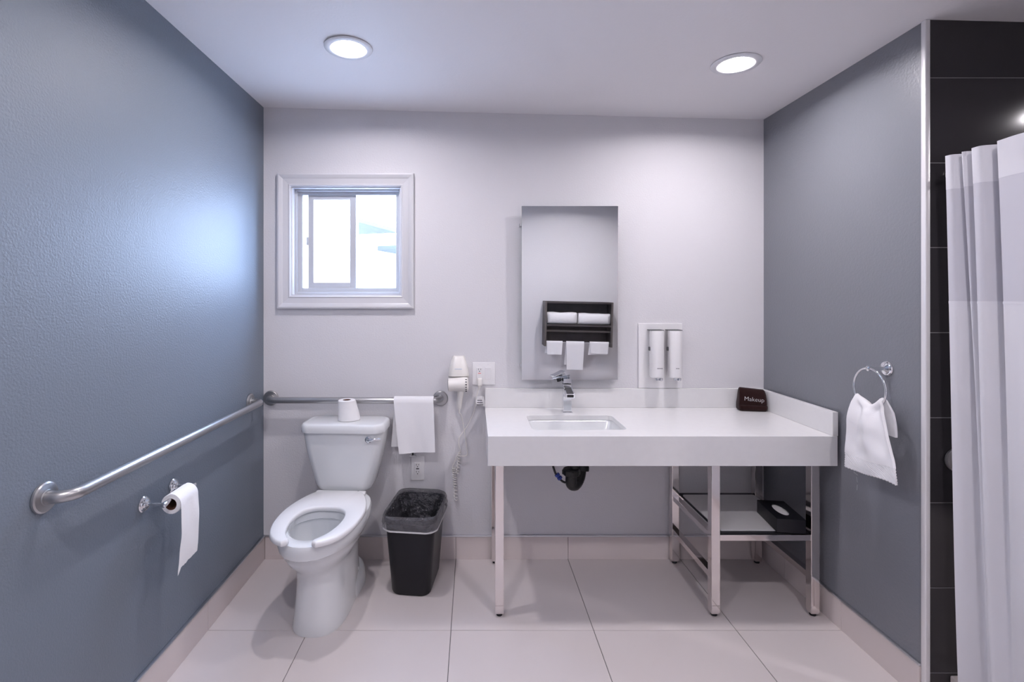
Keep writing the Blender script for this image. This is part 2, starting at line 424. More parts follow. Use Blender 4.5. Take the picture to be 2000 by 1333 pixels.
grab_bar('satin steel grab bar on the back wall behind the toilet tank', (0.042,0,0.868), (0.957,0,0.866), (0,-1,0), 0.062)
grab_bar('long satin steel grab bar along the left wall', (0,-1.383,0.883), (0,-0.168,0.883), (1,0,0), 0.066)
# shower bar, mostly behind the curtain
grab_bar('chrome-flanged grab bar on the dark shower tiles behind the curtain', (2.805,SY-0.0045,0.85), (3.60,SY-0.0045,0.85), (0,-1,0), 0.062)

# ================================================================== TOILET
TR = math.radians(-2.8)
toilet = thing('toilet', 'white two-piece toilet with open-front seat under the window', 'toilet', (0.487, 0.0, 0.0), TR)
def egg(yf, yb, hw, yc, z, n=40, pw=2.0, pb=None):
    out = []
    for k in range(n):
        a = 2*math.pi*k/n; c, s = math.cos(a), math.sin(a)
        p = pw if s < 0 else (pb or pw)
        x = hw*math.copysign(abs(c)**(2/p), c)
        y = yc + (math.copysign(abs(s)**(2/p), s))*((yb-yc) if s > 0 else (yc-yf))
        out.append((x, y, z))
    return out
bm = NB()
rings = [egg(-0.632,-0.13,0.116,-0.44,0.0,pw=2.6,pb=3), egg(-0.634,-0.13,0.117,-0.44,0.010,pw=2.6,pb=3), egg(-0.628,-0.13,0.112,-0.44,0.05,pw=2.5,pb=3),
 egg(-0.622,-0.14,0.106,-0.44,0.13,pw=2.4,pb=3), egg(-0.622,-0.14,0.104,-0.43,0.20,pw=2.3,pb=3), egg(-0.632,-0.14,0.107,-0.43,0.245,pw=2.2,pb=3),
 egg(-0.655,-0.15,0.120,-0.43,0.275,pw=2.1,pb=3), egg(-0.688,-0.16,0.142,-0.43,0.305,pw=2.1,pb=3), egg(-0.712,-0.16,0.158,-0.43,0.335,pw=2.05,pb=3),
 egg(-0.724,-0.16,0.167,-0.43,0.362,pw=2.05,pb=3), egg(-0.738,-0.16,0.1755,-0.43,0.370,pw=2.05,pb=3), egg(-0.745,-0.16,0.180,-0.43,0.395,pw=2.05,pb=3),
 egg(-0.745,-0.16,0.180,-0.43,0.418,pw=2.05,pb=3), egg(-0.741,-0.16,0.176,-0.43,0.427,pw=2.05,pb=3), egg(-0.732,-0.17,0.167,-0.43,0.430,pw=2.05,pb=3),
 # into the bowl
 egg(-0.690,-0.40,0.128,-0.50,0.430), egg(-0.682,-0.405,0.122,-0.50,0.424), egg(-0.682,-0.405,0.122,-0.50,0.396), egg(-0.688,-0.395,0.130,-0.50,0.390),
 egg(-0.680,-0.39,0.126,-0.50,0.35), egg(-0.655,-0.385,0.108,-0.50,0.28), egg(-0.60,-0.39,0.080,-0.48,0.22), egg(-0.54,-0.41,0.055,-0.475,0.19), egg(-0.51,-0.44,0.02,-0.475,0.185)]
loft(bm, rings)
obj('bowl', bm, 'ceramic', toilet, smooth=40, local=True)
# rear foot with the trapway bulge
bm = NB()
loft(bm, [egg(-0.50,-0.10,0.122,-0.24,z,pw=2.6) if z < 0.05 else egg(-0.48+zz,-0.11,0.122-zz,-0.24,z,pw=2.4) for z, zz in ((0.0005,0),(0.02,0),(0.055,0.004),(0.080,0.014),(0.092,0.04))])
obj('foot', bm, 'ceramic', toilet, smooth=50, local=True)
for s in (-1, 1):
    bm = NB(); lathe(bm, [(0.016,0.0),(0.016,0.008),(0.011,0.016),(0.003,0.019)], (s*0.088,-0.27,0.090), (0,0,1), 20); obj('bolt_cap', bm, 'seat', toilet, local=True)
# tank
def trect(hx, y0, y1, r, z, bow=0.0, n=6):
    pts = rrect(hx, (y1-y0)/2, r, n, 0, (y0+y1)/2)
    out = []
    for x, y in pts:
        f = 1-(x/hx)**2
        k = sstep((y0+y1)/2, y0, y) if y < (y0+y1)/2 else 0
        out.append((x, y-bow*f*(1 if y < (y0+y1)/2 else 0), z))
    return out
bm = NB()
loft(bm, [trect(0.112,-0.175,-0.045,0.04,0.4305), trect(0.128,-0.190,-0.040,0.045,0.436,0.004), trect(0.139,-0.197,-0.036,0.045,0.450,0.006),
          trect(0.148,-0.200,-0.034,0.045,0.47,0.009), trect(0.175,-0.206,-0.030,0.045,0.57,0.012), trect(0.195,-0.210,-0.028,0.045,0.66,0.014), trect(0.206,-0.212,-0.028,0.045,0.734,0.014)])
tank = obj('tank', bm, 'ceramic', toilet, smooth=40, local=True)
bm = NB()
loft(bm, [trect(0.207,-0.218,-0.024,0.045,0.735,0.014), trect(0.213,-0.226,-0.020,0.048,0.737,0.015), trect(0.214,-0.228,-0.020,0.048,0.752,0.015),
          trect(0.211,-0.225,-0.021,0.048,0.770,0.015), trect(0.205,-0.219,-0.024,0.046,0.777,0.014), trect(0.196,-0.210,-0.03,0.044,0.779,0.013)])
obj('tank_lid', bm, 'ceramic', toilet, smooth=40, local=True)
# flush lever
bm = NB(); lathe(bm, [(0.017,0.0),(0.018,0.004),(0.016,0.010),(0.011,0.014),(0.004,0.015)], (0.138,-0.215,0.706), (0,-1,0), 24)
lv = obj('flush_lever', bm, 'chrome', toilet, local=True)
bm = NB(); tube(bm, catmull([(0.138,-0.229,0.706),(0.150,-0.238,0.708),(0.172,-0.238,0.712),(0.202,-0.232,0.711)],6), [0.008]*7+[0.0075]*6+[0.007]*6, 12)
obj('lever_arm', bm, 'chrome', lv, smooth=60, local=True)
# open-front seat : U outline
outer = [(-0.085,-0.222),(-0.125,-0.255),(-0.160,-0.335),(-0.181,-0.43),(-0.184,-0.52),(-0.172,-0.61),(-0.145,-0.685),(-0.105,-0.732),(-0.068,-0.752)]
inner = [(-0.050,-0.742),(-0.050,-0.722),(-0.066,-0.700),(-0.090,-0.655),(-0.107,-0.585),(-0.108,-0.515),(-0.092,-0.46),(-0.060,-0.428),(-0.020,-0.418)]
oc = catmull([(x,y,0) for x,y in outer], 5); ic = catmull([(x,y,0) for x,y in inner], 5)
half = [(p.x,p.y) for p in oc]+[(p.x,p.y) for p in ic]
loop = half+[(-x,y) for x,y in half[::-1]]
def shrink(loop, d):
    n = len(loop); out = []
    for i in range(n):
        a, b = Vector(loop[i-1]), Vector(loop[(i+1)%n]); t = (b-a).normalized(); nrm = Vector((-t.y, t.x))
        out.append((loop[i][0]+nrm.x*d, loop[i][1]+nrm.y*d))
    return out
area = sum(loop[i-1][0]*loop[i][1]-loop[i][0]*loop[i-1][1] for i in range(len(loop)))
sg = 1 if area > 0 else -1
bm = NB()
lv_ = [(0.003,0.4325),(0.0,0.436),(0.0,0.447),(0.0025,0.4525),(0.007,0.455)]
rr = [[(x,y,z) for x,y in shrink(loop, sg*d)] for d, z in lv_]
vs = [[bm.verts.new(p) for p in r] for r in rr]; n = len(loop)
for a, b in zip(vs, vs[1:]):
    for i in range(n): bm.faces.new((a[i],a[(i+1)%n],b[(i+1)%n],b[i]))
for ring in (vs[0], vs[-1]):
    bmesh.ops.triangle_fill(bm, use_beauty=True, edges=[bm.edges.get((ring[i], ring[(i+1)%n])) for i in range(n)])
seat = obj('seat', bm, 'seat', toilet, smooth=50, local=True)
for s in (-1,1):
    obj('hinge', box(s*0.105-0.020, s*0.105+0.020, -0.245, -0.205, 0.4305, 0.448, 0.006, 3), 'seat', toilet, local=True)

# ---- spare toilet roll on the tank lid
def paper_roll(name, label, C, axis, r, rc, h, group):
    t = thing(name, label, 'toilet paper', C, 0, group)
    bm = NB(); lathe(bm, [(rc,0.0),(r-0.002,0.0),(r,0.002),(r,h-0.002),(r-0.002,h),(rc,h),(rc,0.0)], C, axis, 40, False, False)
    obj('paper', bm, 'paper', t)
    bm = NB(); lathe(bm, [(rc-0.0015,0.001),(rc+0.0003,0.001),(rc+0.0003,h-0.001),(rc-0.0015,h-0.001),(rc-0.0015,0.001)], C, axis, 32, False, False)
    obj('core', bm, 'card', t)
    return t
roll = paper_roll('toilet_roll', 'upright toilet paper roll standing on the tank lid', Vector((0.482,-0.125,0.7795)), (0,0,1), 0.043, 0.021, 0.104, 'toilet paper rolls')
def loose(u, v):
    a = lerp(math.radians(-150), math.radians(30), u)
    r = 0.0445+0.026*v*sstep(0.30,1.0,u)**1.2 + 0.002*nz(u*5,v*4)
    return Vector((0.482+r*math.cos(a), -0.125+r*math.sin(a)*0.98, 0.7795+0.102-v*(0.1005)+0.002*nz(u*6,1)*v*0))
obj('loose_sheet', sheet(loose, 26, 8, 0.0008), 'paper', roll, smooth=60)

# ---- towel over the grab bar
def drape(C, w0, w1, zf, zb, r, xs0, xs1, bskew=0.0, seed=0.0, along=(1,0,0), outv=(0,-1,0), amp=0.004, wedge=0.0, n=26):
    """cloth over a bar; C bar centre, from xs0..xs1 along the bar; front end zf, back end zb"""
    al, ov = Vector(along), Vector(outv)
    Lf, Lb = C[2]-zf, C[2]-zb; arc = math.pi*r; tot = Lf+arc+Lb
    def f(u, v):
        s = v*tot
        if s < Lb:                    # up the back
            h = Lb-s; o = -r; dz = -h; side = -1; k = h/max(Lb,1e-3)
        elif s < Lb+arc:
            a = (s-Lb)/arc*math.pi; o = -r*math.cos(a); dz = r*math.sin(a); k = 0; side = 0
        else:
            h = s-Lb-arc; o = r; dz = -h; side = 1; k = h/max(Lf,1e-3)
        x = lerp(xs0, xs1, u)
        if side > 0: x += lerp(w0, w1, u)*k
        if side < 0: x += bskew*k
        wv = amp*k*(math.sin(u*7+seed)+0.7*nz(u*4+seed, k*2)) if side else 0
        z = C[2]+dz + (wedge*(u-0.5)*k if side > 0 else 0)
        o2 = o + (max(-0.0, wv+amp*k) if side > 0 else -abs(wv)*0.4*(1 if side else 0))
        return Vector((C[0], C[1], 0)) + al*x + ov*o2 + Vector((0,0,z))
    return sheet(f, 20, n, 0.005)
tag(obj('hand_towel', drape((0,-0.062,0.867), 0.030, 0.010, 0.599, 0.616, 0.021, 0.717, 0.925, bskew=-0.020, seed=1.0, amp=0.006, wedge=0.010, n=34), 'towel', smooth=70),
    'white hand towel folded over the grab bar beside the toilet', 'towel', 'white towels')

# ================================================================== WALL PLATES
def receptacle(t, cx, cz, y, sx, plug_lower=False):
    obj('socket_face', box(cx-0.0165, cx+0.0165, y-0.0035, y, cz-0.033, cz+0.033, 0.0015), 'plastic', t)
    for k, dz in enumerate((0.019, -0.019)):
        if plug_lower and k == 1: continue
        for dx, h in ((-0.0063,0.0042),(0.0063,0.0034)):
            obj('slot', box(cx+dx-0.0011, cx+dx+0.0011, y-0.0042, y-0.003, cz+dz-h+0.003, cz+dz+h+0.003), 'dark', t, smooth=0)
        bm = NB(); lathe(bm, [(0.0026,0.003),(0.0026,0.0042)], (cx, y, cz+dz-0.008), (0,-1,0), 14); obj('ground_hole', bm, 'dark', t)
out1 = thing('wall_outlet', 'white wall outlet with one receptacle plate above the waste basket', 'outlet', (0.834,0,0.488))
obj('cover_plate', box(0.7985, 0.8695, -0.0062, -0.0005, 0.4235, 0.5525, 0.0025, 3), 'plastic', out1)
receptacle(out1, 0.834, 0.488, -0.0062, 1)
obj('test_button', box(0.826, 0.842, -0.0112, -0.0095, 0.4855, 0.4905, 0.0006), 'dark', out1)
for dz in (-0.048, 0.048):
    bm = NB(); lathe(bm, [(0.003,0.0055),(0.003,0.0068),(0.002,0.0072)], (0.834,0,0.488+dz), (0,-1,0), 12); obj('screw', bm, 'plastic', out1)
# small jack half hidden by the towel
jk = thing('cord_clip', 'small white clip on the wall just under the hanging hand towel', 'clip', (0.805,0,0.565))
obj('clip_base', box(0.790, 0.822, -0.018, -0.0005, 0.5535, 0.560, 0.002), 'plastic', jk)
obj('clip_jaw', box(0.796, 0.802, -0.014, -0.0005, 0.560, 0.585, 0.0015), 'plastic', jk)
obj('clip_screw', box(0.805, 0.811, -0.010, -0.0005, 0.560, 0.585, 0.001), 'dark', jk)

sw = thing('switch_plate', 'double wall plate with outlet and rocker switch beside the hair dryer', 'switch', (1.190,0,1.002))
obj('cover_plate', box(1.130, 1.252, -0.0065, -0.0005, 0.940, 1.062, 0.0025, 3), 'plastic', sw)
receptacle(sw, 1.168, 1.002, -0.0065, 1, plug_lower=True)
obj('reset_button', box(1.160, 1.176, -0.0112, -0.0098, 1.0005, 1.0045, 0.0005), 'pinklight', sw)
bm = NB(); loft(bm, [[(1.198,-0.0063,0.969),(1.231,-0.0063,0.969),(1.231,-0.0063,1.035),(1.198,-0.0063,1.035)],
                     [(1.199,-0.0075,0.970),(1.230,-0.0075,0.970),(1.230,-0.0125,1.034),(1.199,-0.0125,1.034)]])
obj('rocker', bm, 'plastic', sw, smooth=0)
for x in (1.168, 1.2145):
    for dz in (-0.049, 0.049):
        bm = NB(); lathe(bm, [(0.003,0.0058),(0.003,0.0072),(0.002,0.0075)], (x,0,1.002+dz), (0,-1,0), 12); obj('screw', bm, 'lamptrim', sw)

# ================================================================== HAIR DRYER
hold = thing('hair_dryer_holder', 'white wall holder cradling the hair dryer', 'holder', (1.055,0,0.99))
def hring(z, hw, dep, n=18):
    pts = []
    for k in range(n+1):
        a = math.pi*k/n; c = math.cos(a); s = math.sin(a)
        pts.append((1.055+hw*math.copysign(abs(c)**0.75, c), -0.0005-dep*abs(s)**0.6, z))
    return pts
bm = NB()
loft(bm, [hring(0.905,0.018,0.018), hring(0.925,0.034,0.024), hring(0.955,0.046,0.026), hring(0.985,0.055,0.026), hring(0.990,0.056,0.030), hring(0.9925,0.056,0.058), hring(1.010,0.054,0.058), hring(1.04,0.049,0.052), hring(1.065,0.042,0.043),
          hring(1.080,0.036,0.034), hring(1.093,0.032,0.027), hring(1.0965,0.029,0.022)])
obj('shell', bm, 'ivory', hold, smooth=50)
obj('print_patch', box(1.036,1.074,-0.0545,-0.0525,1.030,1.033,0.0003), 'paleblue', hold)
dry = thing('hair_dryer', 'white hair dryer with coiled cord hanging on the back wall', 'hair dryer', (1.05,-0.06,0.95))
bm = NB(); lathe(bm, [(0.030,0.0),(0.034,0.001),(0.0345,0.02),(0.037,0.06),(0.038,0.085),(0.036,0.098),(0.030,0.104),(0.015,0.106)], (1.003,-0.068,0.951), (1,0,0.03), 36)
body = obj('barrel', bm, 'ivory', dry, smooth=45)
bm = NB(); lathe(bm, [(0.031,0.0),(0.028,-0.0008)], (1.0025,-0.068,0.951), (1,0,0.03), 28); obj('nozzle_opening', bm, 'dark', body)
for k in range(9):
    a = math.radians(130+k*22)
    c = Vector((1.098, -0.068+0.0372*math.cos(a), 0.954+0.0372*math.sin(a)))
    bm = NB(); tube(bm, [c+Vector((-0.006,0,0)), c+Vector((0.003,-0.0008*math.cos(a),-0.0008*math.sin(a)))], 0.0022, 8); obj('air_slot', bm, 'dark', body)
bm = NB()
hp = catmull([(1.068,-0.066,0.930),(1.066,-0.060,0.900),(1.062,-0.052,0.870),(1.060,-0.048,0.838),(1.060,-0.046,0.822)],6)
tube(bm, hp, [lerp(0.0175,0.0125,i/(len(hp)-1)) for i in range(len(hp))], 16); handle = obj('handle', bm, 'ivory', dry, smooth=60)
bm = NB(); tube(bm, catmull([(1.060,-0.046,0.824),(1.060,-0.045,0.81),(1.0605,-0.043,0.795)],4), [0.008,0.007,0.0065,0.006,0.0055,0.005,0.0045,0.004,0.004], 10); obj('strain_relief', bm, 'ivory', handle, smooth=60)
# plug, cord with warning tag, coil
obj('plug', box(1.157,1.181,-0.046,-0.0115,0.940,0.978,0.005,3), 'ivory', dry)
bm = NB(); tube(bm, catmull([(1.168,-0.036,0.944),(1.166,-0.034,0.930),(1.163,-0.030,0.918)],4), [0.008,0.0075,0.007,0.0065,0.006,0.0055,0.005,0.0045,0.004], 10); obj('plug_boot', bm, 'ivory', dry, smooth=60)
Q = lambda x, y, off: P(x, y, 2.70-off)
c1 = catmull([(1.163,-0.030,0.920), Q(930,778,0.025), Q(928,795,0.02), Q(921,815,0.015), Q(913,832,0.014), Q(903,846,0.016), Q(897,856,0.018), Q(896,868,0.02), Q(899,880,0.02), Q(897,886,0.022)], 8)
bm = NB(); tube(bm, c1, 0.0024, 8); obj('cord', bm, 'ivory', dry, smooth=60)
c2 = catmull([(1.0605,-0.043,0.797), Q(901,812,0.03), Q(905,830,0.026), Q(908,850,0.022), Q(911,872,0.02), Q(913,886,0.018), Q(909,891,0.018), Q(900,891,0.02), Q(893,889,0.022), Q(889,900,0.022), Q(884,912,0.022), Q(885,917,0.02)], 8)
bm = NB(); tube(bm, c2, 0.0024, 8); obj('cord', bm, 'ivory', dry, smooth=60)
def coil(path, turns, rad, n):
    pts = []; path = catmull(path, 20); L = len(path)-1
    for k in range(n+1):
        t = k/n*L; i = min(int(t), L-1); p = path[i].lerp(path[i+1], t-i); a = 2*math.pi*turns*k/n
        pts.append(p+Vector((rad*math.cos(a), rad*math.sin(a), 0)))
    return pts
bm = NB(); tube(bm, coil([Q(897,884,0.02),Q(896,895,0.02),Q(895,910,0.019),Q(893,925,0.018)], 8, 0.0075, 120), 0.0024, 6); obj('coiled_cord', bm, 'ivory', dry, smooth=60)
bm = NB(); tube(bm, coil([Q(886,914,0.018),Q(887,930,0.018),Q(889,950,0.017),Q(890,977,0.016)], 13, 0.0080, 190), 0.0024, 6); obj('coiled_cord', bm, 'ivory', dry, smooth=60)
# folded warning tag
def tagsheet(dy, sx, sz, seed):
    def f(u, v):
        return Vector((1.171+(u-0.5)*0.050*sx+0.003*math.sin(v*5+seed), -0.020-dy-0.007*math.sin(u*6+seed)*1.0-0.003*nz(u*6,v*6,seed), 0.853+(v-0.5)*0.056*sz+0.004*math.sin(u*3+seed)))
    return sheet(f, 12, 8, 0.0012)
wt = obj('warning_tag', tagsheet(0.0, 1.0, 0.9, 0.3), 'plastic', dry, smooth=60)
obj('tag_fold', tagsheet(0.010, 0.85, 0.7, 1.9), 'plastic', wt, smooth=60)
for k in range(3):
    obj('tag_print', box(1.152+k*0.002, 1.187-k*0.003, -0.0440, -0.0428, 0.838+k*0.012, 0.842+k*0.012, 0), 'greymark', wt, smooth=0)

# ================================================================== MIRROR
mir = thing('wall_mirror', 'frameless rectangular mirror above the sink', 'mirror', (1.646,-0.0005,0.974))
tilt = Matrix.Translation((0,-0.044,0.974)) @ Matrix.Rotation(math.radians(0.5),4,'X') @ Matrix.Translation((0,0.044,-0.974))
obj('backing', box(1.47, 1.82, -0.040, -0.0005, 1.06, 1.80), 'plastic', mir, smooth=0)
gl = obj('mirror_glass', box(1.391, 1.901, -0.0495, -0.0490, 0.974, 1.896), 'mirror', mir, smooth=0, T=tilt)
obj('glass_edge', box(1.391, 1.901, -0.0489, -0.0440, 0.974, 1.896), 'glassedge', mir, smooth=0, T=tilt)
for x, z in ((1.905,1.80),(1.905,1.05),(1.387,1.05),(1.387,1.80)):
    obj('clip', box(x-0.006, x+0.006, -0.042, -0.0005, z-0.008, z+0.008, 0.001), 'alu', mir)

# ================================================================== VANITY
CZ = 0.819; CY = -0.572; CX0 = 1.197; CX1 = 2.688
vt = thing('washstand_counter', 'white quartz washstand top with backsplash and deep front edge', 'countertop', (1.95,0,CZ))
hole = rrect(0.214, 0.136, 0.030, 6, 1.613, -0.331)
bm = NB(); plate(bm, [(CX0,CY+0.022),(CX1,CY+0.022),(CX1,-0.0008),(CX0,-0.0008)], [hole], CZ-0.022, CZ); obj('top_slab', bm, 'quartz', vt, smooth=30)
obj('front_apron', box(CX0, CX1, CY, CY+0.022, 0.692, CZ, 0.0008, 1), 'quartz', vt, smooth=0)
obj('side_apron', box(CX0, CX0+0.02, CY+0.0225, -0.001, 0.692, CZ-0.0225), 'quartz', vt, smooth=0)
obj('backsplash', box(CX0, CX1, -0.0200, -0.0008, CZ+0.0003, 0.9215, 0.001, 1), 'quartz', vt, smooth=0)
obj('side_splash', box(2.6685, CX1+0.004, CY+0.002, -0.0205, CZ+0.0003, 0.9215, 0.001, 1), 'quartz', vt, smooth=0)

sink = thing('undermount_sink', 'white rectangular undermount sink set into the washstand top', 'sink', (1.613,-0.331,CZ-0.16))
def sring(hx, hy, r, z): return [(x,y,z) for x,y in rrect(hx,hy,r,6,1.613,-0.331)]
bm = NB(); ZB = CZ-0.0225
loft(bm, [sring(0.235,0.157,0.04,ZB-0.012), sring(0.235,0.157,0.04,ZB), sring(0.218,0.140,0.034,ZB), sring(0.212,0.134,0.032,ZB-0.01), sring(0.200,0.122,0.04,ZB-0.09), sring(0.180,0.10,0.05,ZB-0.118), sring(0.05,0.04,0.03,ZB-0.125), sring(0.022,0.022,0.0215,ZB-0.126)], False, False)
loft(bm, [sring(0.235,0.157,0.04,ZB-0.012), sring(0.222,0.145,0.04,ZB-0.02), sring(0.210,0.132,0.045,ZB-0.09), sring(0.19,0.11,0.05,ZB-0.124), sring(0.022,0.022,0.0215,ZB-0.132)], False, False)
obj('basin', bm, 'ceramic', sink, smooth=40)
bm = NB(); lathe(bm, [(0.030,0.0),(0.030,0.003),(0.022,0.004),(0.018,0.001)], (1.613,-0.331,ZB-0.1255), (0,0,1), 28); obj('drain_ring', bm, 'chrome', sink)

# drain trap under the sink
trap = thing('drain_trap', 'black drain trap hanging under the sink', 'pipe', (1.613,-0.331,0.49))
X0, Y0 = 1.600, -0.331
bm = NB(); lathe(bm, [(0.021,0.0),(0.021,-0.05),(0.020,-0.10)], (1.613,-0.331,ZB-0.133), (0,0,1), 24); tail = obj('tailpiece', bm, 'blackpipe', trap)
bm = NB(); lathe(bm, [(0.014,0),(0.038,0.0),(0.040,0.004),(0.040,0.024),(0.034,0.030),(0.014,0.030)], (1.600,-0.331,0.570), (0,0,1), 24); obj('slip_nut', bm, 'blackpipe', trap)
bm = NB(); tube(bm, catmull([(1.600,-0.331,0.60),(1.599,-0.331,0.56),(1.602,-0.325,0.523),(1.628,-0.300,0.513),(1.652,-0.27,0.535),(1.665,-0.245,0.575),(1.668,-0.235,0.62),(1.660,-0.20,0.645),(1.655,-0.10,0.648),(1.655,-0.001,0.65)],6), [0.027]*18+[0.026]*19+[0.022]*18, 20); obj('trap_bend', bm, 'blackpipe', trap, smooth=60)
bm = NB(); lathe(bm, [(0.014,0),(0.037,0),(0.039,0.004),(0.039,0.024),(0.034,0.028),(0.014,0.028)], (1.662,-0.252,0.560), (0.1,0.3,1), 24); obj('slip_nut', bm, 'blackpipe', trap)
bm = NB(); lathe(bm, [(0.036,0),(0.036,0.012)], (1.655,-0.0005,0.65), (0,-1,0), 24); obj('wall_escutcheon', bm, 'blackpipe', trap)
for k in range(8):
    a = k*math.pi/4; c = Vector((1.600+0.039*math.cos(a), -0.331+0.039*math.sin(a), 0.583))
    obj('nut_rib', box(c.x-0.005, c.x+0.005, c.y-0.005, c.y+0.005, 0.572, 0.594, 0.002, 1), 'blackpipe', trap)
sup = thing('supply_hose', 'thin dark supply hose with a blue fitting beside the drain trap', 'hose', (1.545,-0.30,0.55))
bm = NB(); tube(bm, catmull([(1.513,-0.31,0.69),(1.514,-0.315,0.62),(1.520,-0.318,0.590),(1.531,-0.322,0.563),(1.546,-0.325,0.547),(1.560,-0.327,0.536),(1.572,-0.327,0.531)],6), 0.0052, 10); obj('hose', bm, 'blackpipe', sup, smooth=60)
bm = NB(); lathe(bm, [(0.008,0),(0.0125,0.002),(0.0125,0.012),(0.0085,0.014),(0.0085,0.018),(0.0125,0.020),(0.0125,0.030),(0.007,0.033)], (1.530,-0.3215,0.571), (0.62,-0.1,-0.75), 8); obj('blue_nut', bm, 'blue', sup, smooth=20)

# faucet
fa = thing('faucet', 'square chrome single-lever faucet behind the sink', 'faucet', (1.617,-0.122,CZ))
FXc, FYc = 1.617, -0.122
obj('base_plate', box(FXc-0.0265, FXc+0.0265, FYc-0.0265, FYc+0.0265, CZ+0.0002, CZ+0.006, 0.0015), 'chrome', fa)
obj('column', box(FXc-0.0215, FXc+0.0215, FYc-0.0215, FYc+0.0215, CZ+0.006, 0.966, 0.002), 'chrome', fa)
obj('neck', box(FXc-0.018, FXc+0.018, FYc-0.018, FYc+0.018, 0.966, 0.970, 0.0005), 'dark', fa)
obj('cap_block', box(FXc-0.0205, FXc+0.0205, FYc-0.0205, FYc+0.0205, 0.970, 0.994, 0.002), 'chrome', fa)
T = Matrix.Translation((FXc,FYc,0.948)) @ Matrix.Rotation(math.radians(-3),4,'Z') @ Matrix.Rotation(math.radians(7),4,'X')
sp = obj('spout', box(-0.0215, 0.0215, -0.135, -0.018, -0.016, 0.008, 0.002), 'chrome', fa, T=T)
obj('spout_channel', box(-0.016, 0.016, -0.134, -0.03, 0.0075, 0.0095, 0.0005), 'dark', sp, T=T)
obj('spout_mouth', box(-0.016, 0.016, -0.1362, -0.134, -0.010, 0.003, 0.0004), 'dark', sp, T=T)
T = Matrix.Translation((FXc,FYc,0.998)) @ Matrix.Rotation(math.radians(55),4,'Z') @ Matrix.Rotation(math.radians(-14),4,'X')
lev = obj('lever', box(-0.017, 0.017, -0.012, 0.072, 0.004, 0.012, 0.0015), 'chrome', fa, T=T)
obj('lever_stem', box(-0.012, 0.012, -0.010, 0.014, -0.006, 0.004, 0.001), 'chrome', lev, T=T)
obj('lever_tip', box(-0.015, 0.015, 0.040, 0.052, -0.014, 0.004, 0.001), 'dark', lev, T=T)

# steel frame under the top
vf = thing('washstand_stand', 'polished steel leg frame with lower shelf under the washstand top', 'table frame', (1.95,-0.26,0))
LW = 0.0385
def leg(x, y, z1=0.796):
    l = obj('leg', box(x, x+LW, y, y+LW, 0.014, z1, 0.0025, 2), 'legchrome', vf)
    bm = NB(); lathe(bm, [(0.013,0.0005),(0.014,0.004),(0.012,0.014)], (x+LW/2, y+LW/2, 0), (0,0,1), 16); obj('foot_pad', bm, 'blackplas', l)
FYL, BYL = -0.500, -0.062
for x in (1.231, 2.185, 2.624):
    leg(x, FYL); leg(x, BYL)
def rail(x0,x1,y0,y1,z0,z1,name='rail'): obj(name, box(x0,x1,y0,y1,z0,z1,0.0015,2), 'legchrome', vf)
for x in (1.231, 2.185, 2.624):
    rail(x, x+LW, FYL+LW, BYL, 0.757, 0.7955, 'top_rail')
for x in (2.185, 2.624):
    rail(x+0.004, x+LW-0.004, FYL+LW, BYL, 0.158, 0.186, 'side_rail'); rail(x+0.004, x+LW-0.004, FYL+LW, BYL, 0.336, 0.362, 'side_rail')
rail(2.185+LW, 2.624, FYL+0.004, FYL+0.030, 0.336, 0.362, 'shelf_rail'); rail(2.185+LW, 2.624, BYL+0.008, BYL+0.034, 0.336, 0.362, 'shelf_rail')
rail(1.231+LW, 2.185, BYL+0.006, BYL+0.032, 0.762, 0.7955, 'top_rail')
obj('shelf_tray', box(2.226, 2.622, FYL+0.010, BYL+0.030, 0.3623, 0.3665, 0.001, 1), 'blackplas', vf)
bm = NB(); bms = [(x,y) for x,y in rrect(0.188, 0.200, 0.012, 4, 2.424, -0.268)]
plate(bm, bms, [], 0.3667, 0.3715); obj('shelf_board', bm, 'quartz', vf)

# tissue box on the shelf
tb = thing('tissue_box', 'black tissue box on the lower shelf of the washstand', 'tissue box', (2.552,-0.395,0.3717), math.radians(-8))
bm = NB(); ov = [(0.026*math.cos(2*math.pi*k/28), 0.062*math.sin(2*math.pi*k/28)) for k in range(28)]
plate(bm, rrect(0.060,0.105,0.003,2), [ov], 0.0565, 0.060); obj('lid', bm, 'blackplas', tb, smooth=30, local=True)
bm = NB(); plate(bm, rrect(0.060,0.105,0.003,2), [rrect(0.055,0.100,0.003,2)], 0.0005, 0.0565); obj('walls', bm, 'blackplas', tb, smooth=30, local=True)
def tiss(u, v): 
    return Vector(((u-0.5)*0.100, (v-0.5)*0.190, 0.048+0.006*math.cos((u-0.5)*3)+0.003*nz(u*4,v*5)))
obj('tissue', sheet(tiss, 14, 18, 0.001), 'paper', tb, smooth=60, local=True)

# makeup cloth in the corner
mk = thing('makeup_towel', 'folded dark brown makeup cloth in the corner of the washstand', 'towel', (2.595,-0.075,CZ+0.0005), math.radians(-9))
lean = Matrix.Rotation(math.radians(-14),4,'X')
bm = NB()
def mring(z, hx, y0, y1, r): return [(x, y, z) for x, y in rrect(hx, (y1-y0)/2, r, 5, 0, (y0+y1)/2)]
rings = [mring(0.001,0.062,-0.034,0.022,0.010), mring(0.006,0.068,-0.040,0.026,0.014), mring(0.020,0.070,-0.043,0.026,0.016), mring(0.028,0.0695,-0.038,0.025,0.014), mring(0.031,0.069,-0.033,0.024,0.012),
 mring(0.036,0.0695,-0.035,0.022,0.012), mring(0.060,0.068,-0.034,0.016,0.012), mring(0.090,0.065,-0.027,0.011,0.010), mring(0.108,0.062,-0.018,0.008,0.009), mring(0.114,0.057,-0.012,0.004,0.006)]
loft(bm, rings)
